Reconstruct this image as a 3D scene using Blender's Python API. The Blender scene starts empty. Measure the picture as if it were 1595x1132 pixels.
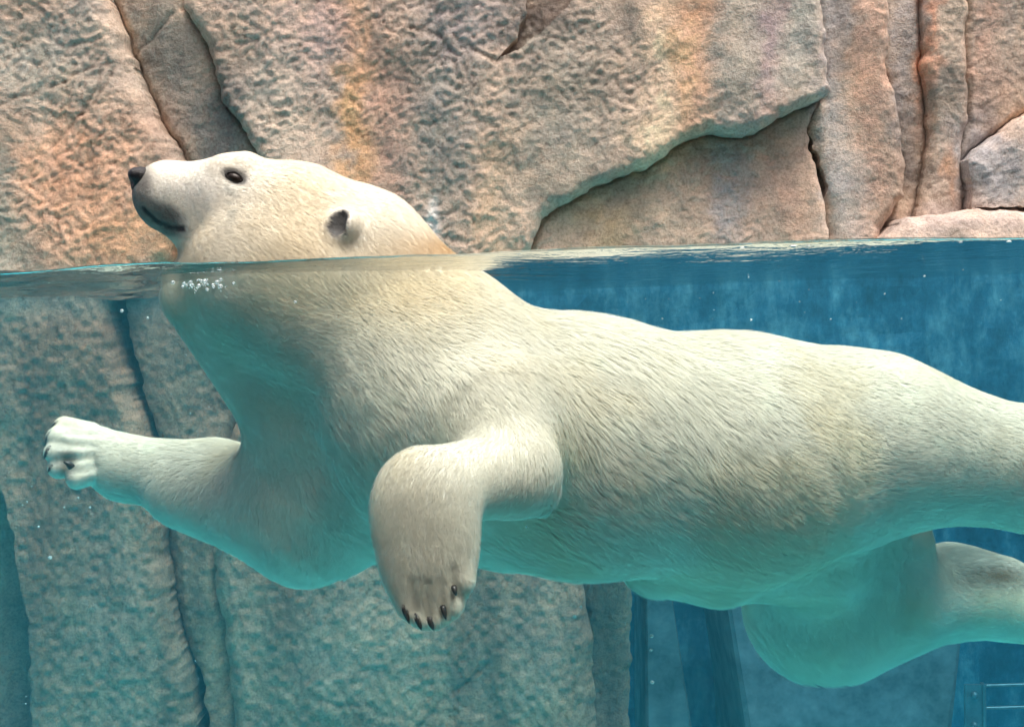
import bpy, math
import numpy as np
from mathutils import Matrix, Vector, kdtree

R = math.radians
sc = bpy.context.scene
COLL = sc.collection
rng = np.random.default_rng(7)

# ------------------------------------------------------------------ camera
F, CX, CY, ROLL = 1925.0, 797.5, 480.0, R(1.7)
CAM = np.array([0.0, -2.4, -0.075])
cam_d = bpy.data.cameras.new("camera")
cam = bpy.data.objects.new("camera", cam_d)
COLL.objects.link(cam)
cam.matrix_world = Matrix.Translation(Vector(CAM)) @ Matrix.Rotation(R(90), 4, 'X') @ Matrix.Rotation(-ROLL, 4, 'Z')
cam_d.sensor_width = 36
cam_d.lens = 36 * F / 1595
cam_d.shift_y = (CY - 566.0) / 1595
cam_d.clip_start = 0.05
cam_d.clip_end = 500
sc.camera = cam

# ------------------------------------------------------------------ sky, sun, exposure
SUN_EL, SUN_AZ = R(72), R(140)         # azimuth measured clockwise from +Y (compass)
world = bpy.data.worlds.new("World")
sc.world = world
world.use_nodes = True
wn = world.node_tree
wn.nodes.clear()
sky = wn.nodes.new("ShaderNodeTexSky")
sky.sky_type = 'NISHITA'
sky.sun_disc = False
sky.sun_elevation = SUN_EL
sky.sun_rotation = SUN_AZ
sky.air_density = 0.6
sky.dust_density = 8.0
sky.ozone_density = 0.6
bg = wn.nodes.new("ShaderNodeBackground")
bg.inputs["Strength"].default_value = 0.115
wo = wn.nodes.new("ShaderNodeOutputWorld")
wn.links.new(sky.outputs[0], bg.inputs[0])
wn.links.new(bg.outputs[0], wo.inputs[0])
sun_d = bpy.data.lights.new("sun", 'SUN')
sun_d.energy = 1.5
sun_d.angle = R(26)
sun_d.color = (1.0, 0.94, 0.85)
sun = bpy.data.objects.new("sun", sun_d)
COLL.objects.link(sun)
sdir = Vector((math.sin(SUN_AZ) * math.cos(SUN_EL), math.cos(SUN_AZ) * math.cos(SUN_EL), math.sin(SUN_EL)))
sun.rotation_euler = sdir.to_track_quat('Z', 'Y').to_euler()
sun.location = (0, -2, 6)
vs = sc.view_settings
vs.view_transform = 'Standard'
vs.look = 'None'
vs.exposure = 1.12
vs.gamma = 1.0
cy = sc.cycles
cy.max_bounces = 6
cy.use_adaptive_sampling = True
cy.adaptive_threshold = 0.03
cy.adaptive_min_samples = 20
cy.use_light_tree = False
cy.diffuse_bounces = 3
cy.glossy_bounces = 3
cy.transparent_max_bounces = 24
cy.volume_bounces = 1
cy.use_denoising = True
cy.blur_glossy = 0.5
cy.sample_clamp_indirect = 6.0


# ------------------------------------------------------------------ helpers
def at(px, py, Y):
    """A point of the place: the line of sight at a photo pixel, met at depth Y."""
    u, v = px - CX, CY - py
    c, s = math.cos(ROLL), math.sin(ROLL)
    d = (Y - CAM[1]) / F
    return np.array([CAM[0] + (u * c + v * s) * d, Y, CAM[2] + (-u * s + v * c) * d])


def to_px(X, Z, Y):
    d = (Y - CAM[1]) / F
    a, b = (X - CAM[0]) / d, (Z - CAM[2]) / d
    c, s = math.cos(ROLL), math.sin(ROLL)
    return a * c - b * s + CX, CY - (a * s + b * c)


def _hash(ix, iy, iz, seed):
    h = (ix.astype(np.int64) * 374761393 + iy.astype(np.int64) * 668265263 + iz.astype(np.int64) * 2147483647 + seed * 1274126177) & 0xffffffff
    h = ((h ^ (h >> 13)) * 1274126177) & 0xffffffff
    h = ((h ^ (h >> 16)) * 2246822519) & 0xffffffff
    h = h ^ (h >> 15)
    return (h & 0xffff).astype(np.float32) / 32767.5 - 1.0


def noise(P, scale=1.0, seed=0):
    """value noise in -1..1; P is (N,3) or (N,2)"""
    P = np.asarray(P, dtype=np.float32) * scale
    if P.shape[1] == 2:
        P = np.column_stack([P, np.zeros(len(P), np.float32)])
    i = np.floor(P)
    f = P - i
    u = f * f * f * (f * (f * 6 - 15) + 10)
    i = i.astype(np.int64)
    out = np.zeros(len(P), np.float32)
    for dx in (0, 1):
        wx = u[:, 0] if dx else 1 - u[:, 0]
        for dy in (0, 1):
            wy = u[:, 1] if dy else 1 - u[:, 1]
            for dz in (0, 1):
                wz = u[:, 2] if dz else 1 - u[:, 2]
                out += _hash(i[:, 0] + dx, i[:, 1] + dy, i[:, 2] + dz, seed) * wx * wy * wz
    return out


def fbm(P, scale=1.0, octv=4, seed=0, gain=0.5):
    a, t, n = 1.0, 0.0, 0.0
    for o in range(octv):
        t = t + a * noise(P, scale * 2.03 ** o, seed + 17 * o)
        n += a
        a *= gain
    return t / n


def lerp(a, b, t):
    return a + (b - a) * t


def smooth(a, b, x):
    t = np.clip((x - a) / (b - a), 0, 1)
    return t * t * (3 - 2 * t)


def mesh_obj(name, V, Fc, mat=None, parent=None, smooth_shade=True, attrs=None, mat_idx=None):
    """one mesh object; Fc is an (N,3)/(N,4) int array or a list of tuples"""
    me = bpy.data.meshes.new(name)
    V = np.asarray(V, np.float32)
    if isinstance(Fc, np.ndarray):
        n, k = Fc.shape
        me.vertices.add(len(V))
        me.vertices.foreach_set("co", V.ravel())
        me.loops.add(n * k)
        me.loops.foreach_set("vertex_index", Fc.astype(np.int32).ravel())
        me.polygons.add(n)
        me.polygons.foreach_set("loop_start", np.arange(0, n * k, k, dtype=np.int32))
        me.update(calc_edges=True)
    else:
        me.from_pydata([tuple(v) for v in V], [], Fc)
        me.update()
    me.polygons.foreach_set("use_smooth", np.full(len(me.polygons), smooth_shade))
    for m in (mat if isinstance(mat, (list, tuple)) else [mat]):
        if m is not None:
            me.materials.append(m)
    if mat_idx is not None:
        me.polygons.foreach_set("material_index", np.asarray(mat_idx, np.int32))
    for nm, (typ, data) in (attrs or {}).items():
        a = me.attributes.new(nm, typ, 'POINT')
        if typ == 'FLOAT_COLOR':
            d = np.ones((len(V), 4), np.float32)
            d[:, :3] = data
            a.data.foreach_set("color", d.ravel())
        elif typ == 'FLOAT_VECTOR':
            a.data.foreach_set("vector", np.asarray(data, np.float32).ravel())
        else:
            a.data.foreach_set("value", np.asarray(data, np.float32).ravel())
    o = bpy.data.objects.new(name, me)
    COLL.objects.link(o)
    if parent is not None:
        o.parent = parent
    return o


def tag(o, label=None, cat=None, group=None, kind=None):
    for k, v in (("label", label), ("category", cat), ("group", group), ("kind", kind)):
        if v:
            o[k] = v
    return o


def thing(name, loc, label, cat, group=None):
    o = bpy.data.objects.new(name, None)
    o.empty_display_size = 0.1
    COLL.objects.link(o)
    o.location = loc
    return tag(o, label, cat, group)


def keep(o, root):
    """parent o to root, leaving it where it is"""
    o.parent = root
    o.matrix_parent_inverse = Matrix.Translation(-Vector(root.location))
    return o


class Nodes:
    def __init__(self, name):
        self.m = bpy.data.materials.new(name)
        self.m.use_nodes = True
        self.t = self.m.node_tree
        self.t.nodes.clear()
        self.out = self.t.nodes.new("ShaderNodeOutputMaterial")

    def new(self, typ, **kw):
        n = self.t.nodes.new("ShaderNode" + typ)
        for k, v in kw.items():
            setattr(n, k, v)
        return n

    def link(self, a, b):
        self.t.links.new(a, b)

    def val(self, n, name, v):
        n.inputs[name].default_value = v
        return n

    def tex(self, scale, detail=4.0, rough=0.6, vec=None, stretch=None):
        n = self.new("TexNoise")
        n.inputs["Scale"].default_value = scale
        n.inputs["Detail"].default_value = detail
        n.inputs["Roughness"].default_value = rough
        tc = self.new("TexCoord")
        src = tc.outputs["Object"]
        if stretch:
            mp = self.new("Mapping")
            mp.inputs["Scale"].default_value = stretch
            self.link(src, mp.inputs["Vector"])
            src = mp.outputs[0]
        self.link(src, n.inputs["Vector"])
        return n

    def ramp(self, src, stops):
        n = self.new("ValToRGB")
        e = n.color_ramp.elements
        while len(e) < len(stops):
            e.new(0.5)
        for i, (p, c) in enumerate(stops):
            e[i].position = p
            e[i].color = (*c, 1) if len(c) == 3 else c
        self.link(src, n.inputs[0])
        return n

    def mix(self, a, b, fac, blend='MIX'):
        n = self.new("Mix", data_type='RGBA', blend_type=blend)
        for s, v in ((n.inputs[0], fac), (n.inputs[6], a), (n.inputs[7], b)):
            if hasattr(v, "links") or isinstance(v, bpy.types.NodeSocket):
                self.link(v, s)
            else:
                s.default_value = v if not isinstance(v, tuple) else (*v, 1)
        return n.outputs[2]

    def bump(self, h, strength, dist, nrm=None):
        n = self.new("Bump")
        n.inputs["Strength"].default_value = strength
        n.inputs["Distance"].default_value = dist
        self.link(h, n.inputs["Height"])
        if nrm is not None:
            self.link(nrm, n.inputs["Normal"])
        return n.outputs[0]

    def bsdf(self, color=None, rough=0.6, normal=None, spec=0.3, metallic=0.0):
        b = self.new("BsdfPrincipled")
        b.inputs["Roughness"].default_value = rough
        b.inputs["Specular IOR Level"].default_value = spec
        b.inputs["Metallic"].default_value = metallic
        if color is not None:
            if isinstance(color, tuple):
                b.inputs["Base Color"].default_value = (*color, 1)
            else:
                self.link(color, b.inputs["Base Color"])
        if normal is not None:
            self.link(normal, b.inputs["Normal"])
        self.link(b.outputs[0], self.out.inputs["Surface"])
        return b


# ------------------------------------------------------------------ materials
def mat_rock():
    n = Nodes("rock")
    a = n.new("Attribute", attribute_name="col")
    n1 = n.tex(26, 6, 0.7)
    n2 = n.tex(120, 4, 0.7)
    n3 = n.tex(9, 5, 0.65)
    r1 = n.ramp(n1.outputs[0], [(0.30, (0.76, 0.75, 0.73)), (0.5, (1, 1, 1)), (0.72, (1.15, 1.14, 1.12))])
    r2 = n.ramp(n2.outputs[0], [(0.32, (0.66, 0.64, 0.62)), (0.52, (1, 1, 1)), (0.75, (1.2, 1.2, 1.2))])
    r3 = n.ramp(n3.outputs[0], [(0.34, (0.8, 0.82, 0.86)), (0.55, (1, 1, 1)), (0.75, (1.12, 1.06, 1.0))])
    c = n.mix(a.outputs["Color"], r1.outputs[0], 1.0, 'MULTIPLY')
    c = n.mix(c, r2.outputs[0], 1.0, 'MULTIPLY')
    c = n.mix(c, r3.outputs[0], 1.0, 'MULTIPLY')
    nb = n.bump(n1.outputs[0], 0.42, 0.011)
    nb = n.bump(n2.outputs[0], 0.6, 0.007, nb)
    n.bsdf(c, 0.82, nb, 0.25)
    return n.m


def mat_simple(name, colr, rough, spec=0.3, metallic=0.0, nscale=20, namp=0.25, bump=0.0, stretch=None):
    n = Nodes(name)
    t = n.tex(nscale, 5, 0.65, stretch=stretch)
    lo = tuple(max(0, c * (1 - namp)) for c in colr)
    hi = tuple(min(1, c * (1 + namp)) for c in colr)
    r = n.ramp(t.outputs[0], [(0.3, lo), (0.7, hi)])
    nb = n.bump(t.outputs[0], bump, 0.006) if bump else None
    n.bsdf(r.outputs[0], rough, nb, spec, metallic)
    return n.m


def water_volume(n):
    ab = n.new("VolumeAbsorption")
    ab.inputs["Color"].default_value = (0.0, 0.80, 0.975, 1)
    ab.inputs["Density"].default_value = 0.27
    sca = n.new("VolumeScatter")
    sca.inputs["Color"].default_value = (0.18, 0.75, 1.0, 1)
    sca.inputs["Density"].default_value = 0.055
    sca.inputs["Anisotropy"].default_value = 0.2
    ad = n.new("AddShader")
    n.link(ab.outputs[0], ad.inputs[0])
    n.link(sca.outputs[0], ad.inputs[1])
    n.link(ad.outputs[0], n.out.inputs["Volume"])


def mat_water_surface():
    n = Nodes("water_surface")
    t = n.tex(34, 3, 0.5)
    nb = n.bump(t.outputs[0], 0.25, 0.01)
    fr = n.new("Fresnel")
    fr.inputs["IOR"].default_value = 1.10
    tr = n.new("BsdfTransparent")
    gl = n.new("BsdfGlossy")
    gl.inputs["Roughness"].default_value = 0.03
    n.link(nb, gl.inputs["Normal"])
    mx = n.new("MixShader")
    ge = n.new("NewGeometry")                      # only the level top mirrors; the sides lie against glass and walls
    sp = n.new("SeparateXYZ")
    n.link(ge.outputs["True Normal"], sp.inputs[0])
    ab = n.new("Math", operation='ABSOLUTE')
    n.link(sp.outputs[2], ab.inputs[0])
    gt = n.new("Math", operation='GREATER_THAN')
    gt.inputs[1].default_value = 0.5
    n.link(ab.outputs[0], gt.inputs[0])
    mu = n.new("Math", operation='MULTIPLY')
    n.link(gt.outputs[0], mu.inputs[0])
    n.link(fr.outputs[0], mu.inputs[1])
    n.link(mu.outputs[0], mx.inputs[0])
    n.link(tr.outputs[0], mx.inputs[1])
    n.link(gl.outputs[0], mx.inputs[2])
    n.link(mx.outputs[0], n.out.inputs["Surface"])
    water_volume(n)
    return n.m


def mat_clear(name, lo, hi, rough, white=0.0):
    """see-through, with a mirror share that grows from lo to hi towards the edge"""
    n = Nodes(name)
    lw = n.new("LayerWeight")
    lw.inputs["Blend"].default_value = 0.5
    pw = n.new("Math", operation='POWER')
    pw.inputs[1].default_value = 5.0
    n.link(lw.outputs["Facing"], pw.inputs[0])
    ma = n.new("Math", operation='MULTIPLY_ADD')
    ma.inputs[1].default_value = hi - lo
    ma.inputs[2].default_value = lo
    n.link(pw.outputs[0], ma.inputs[0])
    tr = n.new("BsdfTransparent")
    gl = n.new("BsdfGlossy")
    gl.inputs["Roughness"].default_value = rough
    mx = n.new("MixShader")
    n.link(ma.outputs[0], mx.inputs[0])
    n.link(tr.outputs[0], mx.inputs[1])
    n.link(gl.outputs[0], mx.inputs[2])
    last = mx
    if white:
        df = n.new("BsdfDiffuse")
        df.inputs[0].default_value = (0.85, 0.9, 0.9, 1)
        last = n.new("MixShader")
        last.inputs[0].default_value = white
        n.link(mx.outputs[0], last.inputs[1])
        n.link(df.outputs[0], last.inputs[2])
    n.link(last.outputs[0], n.out.inputs["Surface"])
    return n.m


def mat_fur():
    n = Nodes("fur")
    a = n.new("Attribute", attribute_name="col")
    v = n.new("Attribute", attribute_name="fnormal")
    b = n.bsdf(a.outputs["Color"], 0.55, v.outputs["Vector"], 0.2)
    tl = n.new("BsdfTranslucent")                  # hairs let light through
    n.link(a.outputs["Color"], tl.inputs["Color"])
    mx = n.new("MixShader")
    mx.inputs[0].default_value = 0.54
    n.link(b.outputs[0], mx.inputs[1])
    n.link(tl.outputs[0], mx.inputs[2])
    n.link(mx.outputs[0], n.out.inputs["Surface"])
    return n.m


def mat_hide():
    n = Nodes("hide")
    a = n.new("Attribute", attribute_name="col")
    t = n.tex(160, 3, 0.6)
    r = n.ramp(t.outputs[0], [(0.3, (0.85, 0.85, 0.83)), (0.7, (1.05, 1.05, 1.05))])
    c = n.mix(a.outputs["Color"], r.outputs[0], 1.0, 'MULTIPLY')
    n.bsdf(c, 0.6, n.bump(t.outputs[0], 0.3, 0.004), 0.2)
    return n.m


M_ROCK = mat_rock()
M_CONC = mat_simple("concrete", (0.19, 0.20, 0.22), 0.85, nscale=9, namp=0.55, bump=0.4)
def mat_poolwall():
    n = Nodes("pool_paint")
    a = n.tex(5, 8, 0.72, stretch=(1.5, 1, 0.7))
    b = n.tex(13, 8, 0.75)
    ra = n.ramp(a.outputs[0], [(0.33, (.015, .06, .11)), (0.50, (.04, .16, .27)), (0.68, (.20, .38, .48))])
    rb = n.ramp(b.outputs[0], [(0.3, (.55, .6, .62)), (0.55, (1, 1, 1)), (0.72, (1.45, 1.4, 1.3))])
    n.bsdf(n.mix(ra.outputs[0], rb.outputs[0], 1.0, 'MULTIPLY'), 0.8, n.bump(b.outputs[0], 0.5, 0.008), 0.25)
    return n.m


M_POOLWALL = mat_poolwall()
M_FLOOR = mat_simple("pool_floor", (0.17, 0.80, 0.88), 0.8, nscale=4, namp=0.2, bump=0.2)
M_STEEL = mat_simple("steel", (0.16, 0.22, 0.26), 0.4, 0.5, 0.6, nscale=30, namp=0.25)
M_WATER = mat_water_surface()
M_GLASS = mat_clear("glass", 0.012, 0.35, 0.0)
M_BUBBLE = mat_clear("bubble", 0.12, 0.9, 0.02, 0.3)
M_FOAM = mat_simple("foam", (0.85, 0.88, 0.86), 0.4, namp=0.08)
M_FUR = mat_fur()
M_HIDE = mat_hide()
M_NOSE = mat_simple("nose_leather", (0.022, 0.022, 0.024), 0.38, 0.5, nscale=300, namp=0.4, bump=0.5)
M_EYE = mat_simple("eye", (0.018, 0.012, 0.009), 0.42, 0.35, namp=0.1)
M_LID = mat_simple("eyelid", (0.03, 0.028, 0.027), 0.85, nscale=200, namp=0.3)
M_CLAW = mat_simple("claw", (0.035, 0.032, 0.03), 0.35, 0.5, nscale=80, namp=0.4)

# ------------------------------------------------------------------ the pool
WATER_Y0, WATER_Y1, WX = -0.63, 2.62, 2.45
FLOOR_Z = -1.85


def box(name, lo, hi, mat, parent=None, rough=0.0, seed=0, cell=0.06, only=None):
    """a box with subdivided, slightly uneven faces"""
    lo, hi = np.array(lo, float), np.array(hi, float)
    V, Fc = [], []
    for ax in range(3):
        b, c = [k for k in range(3) if k != ax]
        nb = max(1, int((hi[b] - lo[b]) / cell)) if rough else 1
        nc = max(1, int((hi[c] - lo[c]) / cell)) if rough else 1
        for side in (0, 1):
            base = len(V)
            for i in range(nb + 1):
                for j in range(nc + 1):
                    p = np.zeros(3)
                    p[ax] = (lo, hi)[side][ax]
                    p[b] = lo[b] + (hi[b] - lo[b]) * i / nb
                    p[c] = lo[c] + (hi[c] - lo[c]) * j / nc
                    V.append(p)
            for i in range(nb):
                for j in range(nc):
                    q = (base + i * (nc + 1) + j, base + (i + 1) * (nc + 1) + j, base + (i + 1) * (nc + 1) + j + 1, base + i * (nc + 1) + j + 1)
                    flip = (side == 0) ^ (ax == 1)
                    Fc.append(q[::-1] if flip else q)
    V = np.array(V)
    if rough:
        for k in range(3):
            V[:, k] += rough * fbm(V, 6, 3, seed + 5 * k)
    return mesh_obj(name, V, np.array(Fc), mat, parent, smooth_shade=False)


o = box("pool_floor", (-2.6, -0.64, FLOOR_Z - 0.1), (2.6, 2.8, FLOOR_Z), M_FLOOR)
tag(o, "pale blue painted floor of the pool", kind="structure")
o = box("bounce_shelf", (-2.34, -0.625, FLOOR_Z + 0.004), (2.34, 1.18, -1.45), M_FLOOR)  # unseen shelf, added to bounce more light onto the belly
tag(o, "pale blue shelf added out of view to bounce light up at the bear", kind="structure")
M_HALL = mat_simple("hall_plaster", (0.12, 0.12, 0.125), 0.8, nscale=6, namp=0.2)
for nm, lo, hi in (("hall_floor", (-4.5, -6.2, -1.75), (4.5, -0.72, -1.62)), ("hall_ceiling", (-4.5, -6.2, 2.3), (4.5, -2.5, 2.5)),  # unseen hall, added to hold back front sky light; ceiling edge clears the sun
                   ("hall_wall_back", (-4.5, -6.4, -1.62), (4.5, -6.2, 2.3)), ("hall_wall_left", (-4.7, -6.2, -1.62), (-4.5, -0.72, 2.3)), ("hall_wall_right", (4.5, -6.2, -1.62), (4.7, -0.72, 2.3)),
                   ("hall_wall_front_left", (-4.5, -0.9, -1.62), (-2.61, -0.62, 2.3)), ("hall_wall_front_right", (2.61, -0.9, -1.62), (4.5, -0.62, 2.3))):
    tag(box(nm, lo, hi, M_HALL), kind="structure")
for nm, lo, hi in (("pool_wall_back", (-2.6, 2.5, FLOOR_Z), (2.6, 2.8, 0.03)),
                   ("pool_wall_left", (-2.6, -0.6, FLOOR_Z), (-2.35, 2.5, 0.12)),
                   ("pool_wall_right", (2.35, -0.6, FLOOR_Z), (2.6, 2.5, 0.12))):
    tag(box(nm, lo, hi, M_POOLWALL, rough=0.012, seed=3), kind="structure")

# ------------------------------------------------------------------ rock wall of slabs
YW = 1.30
ROCK_DY = 0.0


def poly_mask(poly, x, y):
    ins = np.zeros(len(x), bool)
    n = len(poly)
    for i in range(n):
        x0, y0 = poly[i]
        x1, y1 = poly[(i + 1) % n]
        if y0 == y1:
            continue
        c = ((y0 > y) != (y1 > y)) & (x < (x1 - x0) * (y - y0) / (y1 - y0) + x0)
        ins ^= c
    return ins


def poly_dist(poly, x, y):
    d = np.full(len(x), 1e9)
    n = len(poly)
    for i in range(n):
        x0, y0 = poly[i]
        x1, y1 = poly[(i + 1) % n]
        ex, ey = x1 - x0, y1 - y0
        L = ex * ex + ey * ey + 1e-9
        t = np.clip(((x - x0) * ex + (y - y0) * ey) / L, 0, 1)
        d = np.minimum(d, (x - x0 - t * ex) ** 2 + (y - y0 - t * ey) ** 2)
    return np.sqrt(d)


OVER = [(850, 328), (920, 291), (1000, 263), (1040, 241), (1062, 222), (1100, 206), (1140, 210), (1180, 203), (1215, 182), (1240, 172), (1290, 146)]
CRK1 = [(168, 462), (185, 540), (205, 620), (225, 672), (240, 760), (250, 850), (262, 930), (272, 1000), (295, 1070), (302, 1132), (310, 1500)]
LTOP = [(150, -350), (162, 0), (182, 45), (200, 110), (238, 190), (278, 250), (276, 330), (262, 400), (230, 440)]
MLEFT = [(285, -350), (280, 0), (312, 62), (340, 150), (372, 192), (402, 250), (432, 330), (440, 460)]
UNL = [(440, 460), (425, 560), (345, 700), (328, 860), (345, 1000), (358, 1132), (372, 1500)]
UNR = [(940, 1500), (932, 1132), (925, 1000), (905, 900), (870, 760), (800, 560), (700, 400)]
ORT = [(1395, -350), (1393, 0), (1390, 90), (1396, 112), (1412, 180), (1416, 240), (1420, 300)]
# (polygon, offset at centre, tilt x / tilt y in metres per 1000 px, bevel depth, bevel px, knobs, edge warp)
SLABS = [
    ("back", [(-600, -600), (2300, -600), (2300, 1700), (-600, 1700)], 0.20, 0, 0, 0, 10, 0.5),
    ("left", [(-600, -600)] + LTOP + CRK1 + [(-600, 1500)], -0.03, 0.03, 0.0, 0.05, 26, 1.0),
    ("cleft", LTOP[::1] + [(300, 470), (440, 460)] + MLEFT[::-1], 0.09, -0.10, 0.10, 0.02, 16, 0.45),
    ("under_mid", [(230, 440)] + CRK1 + UNL[::-1], 0.06, -0.05, 0.0, 0.03, 22, 0.7),
    ("under_right", UNL + UNR, 0.0, 0.02, 0.02, 0.05, 30, 0.9),
    ("main", MLEFT + [(800, 470), (822, 400)] + OVER + [(1283, 90), (1276, 0), (1276, -350)], -0.03, -0.09, -0.06, 0.03, 18, 1.0),
    ("under_ledge", [(800, 470), (822, 400)] + OVER + [(1268, 195), (1278, 250), (1288, 320), (1293, 375), (1293, 470)], 0.045, 0.0, -0.20, 0.015, 14, 1.0),
    ("pillar", [(1276, -350), (1276, 0), (1283, 90), (1290, 146), (1268, 195), (1278, 250), (1288, 320), (1293, 375), (1293, 470), (1380, 470), (1385, 350)] + ORT[::-1], 0.05, -0.15, 0.0, 0.035, 20, 0.7),
    ("slit", [(1268, 195), (1286, 235), (1296, 290), (1288, 320), (1278, 250)], 0.26, 0, 0, 0, 8, 0.2),
    ("strip_a", ORT + [(1385, 350), (1440, 350), (1462, 200), (1450, 100), (1452, -350)], 0.12, -0.2, 0.0, 0.02, 14, 0.6),
    ("strip_b", [(1452, -350), (1450, 100), (1462, 200), (1440, 350), (1515, 350), (1512, 250), (1526, 180), (1522, 90), (1530, -350)], 0.07, 0.1, 0.0, 0.03, 16, 0.6),
    ("strip_c", [(1530, -350), (1522, 90), (1526, 180), (1512, 250), (1550, 215), (1595, 185), (1700, 120), (2100, 60), (2100, -350)], 0.10, -0.1, 0.0, 0.025, 14, 0.6),
    ("boulder", [(1512, 250), (1550, 215), (1595, 185), (1700, 120), (2100, 60), (2100, 360), (1505, 360), (1516, 300)], 0.0, -0.05, -0.12, 0.03, 30, 0.6),
    ("bank", [(1372, 372), (1400, 340), (1450, 336), (1480, 328), (1530, 322), (1595, 318), (2100, 300), (2100, 500), (1372, 500)], -0.07, 0.0, -0.4, 0.03, 20, 0.7),
    ("pocket", [(830, -350), (930, -350), (902, -60), (890, 5), (858, 42), (815, 78), (772, 94), (804, 62), (820, 25), (824, -60)], 0.055, 0, 0, 0.0, 12, 0.9),
    ("crack", [(168, 462), (185, 540), (205, 620), (225, 672), (232, 710), (238, 680), (218, 620), (200, 540), (184, 462)], 0.25, 0, 0, 0, 8, 0.2),
    ("crack", [(272, 1000), (295, 1070), (302, 1132), (310, 1500), (326, 1500), (318, 1132), (308, 1075)], 0.25, 0, 0, 0, 8, 0.2),
    ("far_left", [(-600, 560), (-60, 690), (0, 745), (20, 830), (40, 920), (52, 1000), (58, 1500), (-600, 1500)], 0.22, 0, 0, 0.02, 14, 0.4),
    ("deep_right", UNR[:6] + [(1003, 760), (1003, 1500)], 0.38, 0, 0, 0.02, 14, 0.4),
]

GX0, GX1, GZ0, GZ1, GS = -2.4, 2.4, -1.86, 1.25, 0.0062
gx = np.arange(GX0, GX1, GS)
gz = np.arange(GZ0, GZ1, GS)
NX, NZ = len(gx), len(gz)
VX, VZ = np.meshgrid(gx, gz, indexing='ij')
VX, VZ = VX.ravel(), VZ.ravel()
P2 = np.column_stack([VX, VZ])
vpx, vpy = to_px(VX, VZ, YW)
wx = 3.0 * noise(P2, 24, 13) + 5.0 * fbm(P2, 7, 3, 11) + 1.6 * noise(P2, 60, 12)
wy = 3.0 * noise(P2, 24, 23) + 5.0 * fbm(P2, 7, 3, 21) + 1.6 * noise(P2, 60, 22)
vpx_w, vpy_w = vpx + wx, vpy + wy


def cellmean(a):
    a = a.reshape(NX, NZ)
    return (0.25 * (a[:-1, :-1] + a[1:, :-1] + a[:-1, 1:] + a[1:, 1:])).ravel()


cpx, cpy, cz = cellmean(vpx_w), cellmean(vpy_w), cellmean(VZ)
cid = np.zeros(len(cpx), int)
for i, s in enumerate(SLABS):
    if i:
        cid[poly_mask(s[1], cpx, cpy)] = i
# the wall stops at the water on the right: the pool runs on below the rock there
cid[(cz < 0.004 + 0.006 * 0) & (cpx > 690) & np.isin(cid, [SLABS.index(s) for s in SLABS if s[0] in ("back", "main", "under_ledge", "pillar", "strip_a", "strip_b", "boulder", "bank", "slit")])] = -1
cut = [(690, 380), (800, 560), (870, 760), (905, 900), (1003, 760), (1003, 1700), (2300, 1700), (2300, 380)]
cid[(cz < 0.004) & poly_mask(cut, cpx, cpy) & (cid == 0)] = -1

# shared relief
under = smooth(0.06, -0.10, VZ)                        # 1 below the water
big = 0.035 * fbm(P2, 1.6, 3, 31)
flute = 0.016 * fbm(np.column_stack([VX * 7.0, VZ * 1.3]), 1.0, 3, 41)


def rot(P, a):
    c, q = math.cos(a), math.sin(a)
    return np.column_stack([P[:, 0] * c - P[:, 1] * q, P[:, 0] * q + P[:, 1] * c])


W1, W2 = noise(P2, 23, 52), noise(P2 + 3.3, 23, 53)
Pw1 = P2 + 0.016 * np.column_stack([W1, W2])
k1 = fbm(rot(Pw1, 0.62) * np.array([1.2, 0.9]), 40, 3, 51, 0.6)
k2 = noise(rot(Pw1, 1.07), 95, 57)
k3 = fbm(rot(Pw1, 0.35), 12, 3, 59)
patchy = np.clip(0.7 + 0.9 * fbm(rot(P2, .5), 3.1, 3, 58), 0.25, 1.15)
knob = ((0.45 - np.abs(k1)) * 0.0075 + 0.0048 * k2) * patchy + 0.006 * k3
knob_u = 0.0024 * (0.5 - np.abs(fbm(rot(P2, .1) * np.array([1.3, 0.42]), 40, 3, 61, 0.6))) + 0.003 * noise(P2 * np.array([1.0, .7]), 80, 67)
# thin cracks scored in the left slab and elsewhere
CRACKS = [[(0, 165), (60, 145), (120, 120), (160, 105), (195, 100)], [(85, 232), (130, 180), (150, 145), (160, 110)], [(150, 165), (185, 85), (262, 10)],
          [(705, 55), (740, 80), (765, 96), (800, 92)],
          [(655, 1130), (700, 1085), (760, 1030)], [(500, 1085), (560, 1100)], [(0, 840), (8, 920), (22, 1000), (12, 1132)], [(640, 40), (690, 60), (720, 130)]]
crk = np.zeros(len(VX))
for c in CRACKS:
    d = np.full(len(VX), 1e9)
    for (x0, y0), (x1, y1) in zip(c[:-1], c[1:]):
        ex, ey = x1 - x0, y1 - y0
        t = np.clip(((vpx_w - x0) * ex + (vpy_w - y0) * ey) / (ex * ex + ey * ey), 0, 1)
        d = np.minimum(d, np.hypot(vpx_w - x0 - t * ex, vpy_w - y0 - t * ey))
    crk = np.maximum(crk, np.exp(-(d / 3.2) ** 2))

# rock colour: stains, vertical streaks and patches, with shade of some recesses painted in
def rgb(*c):
    return np.array(c)


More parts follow.
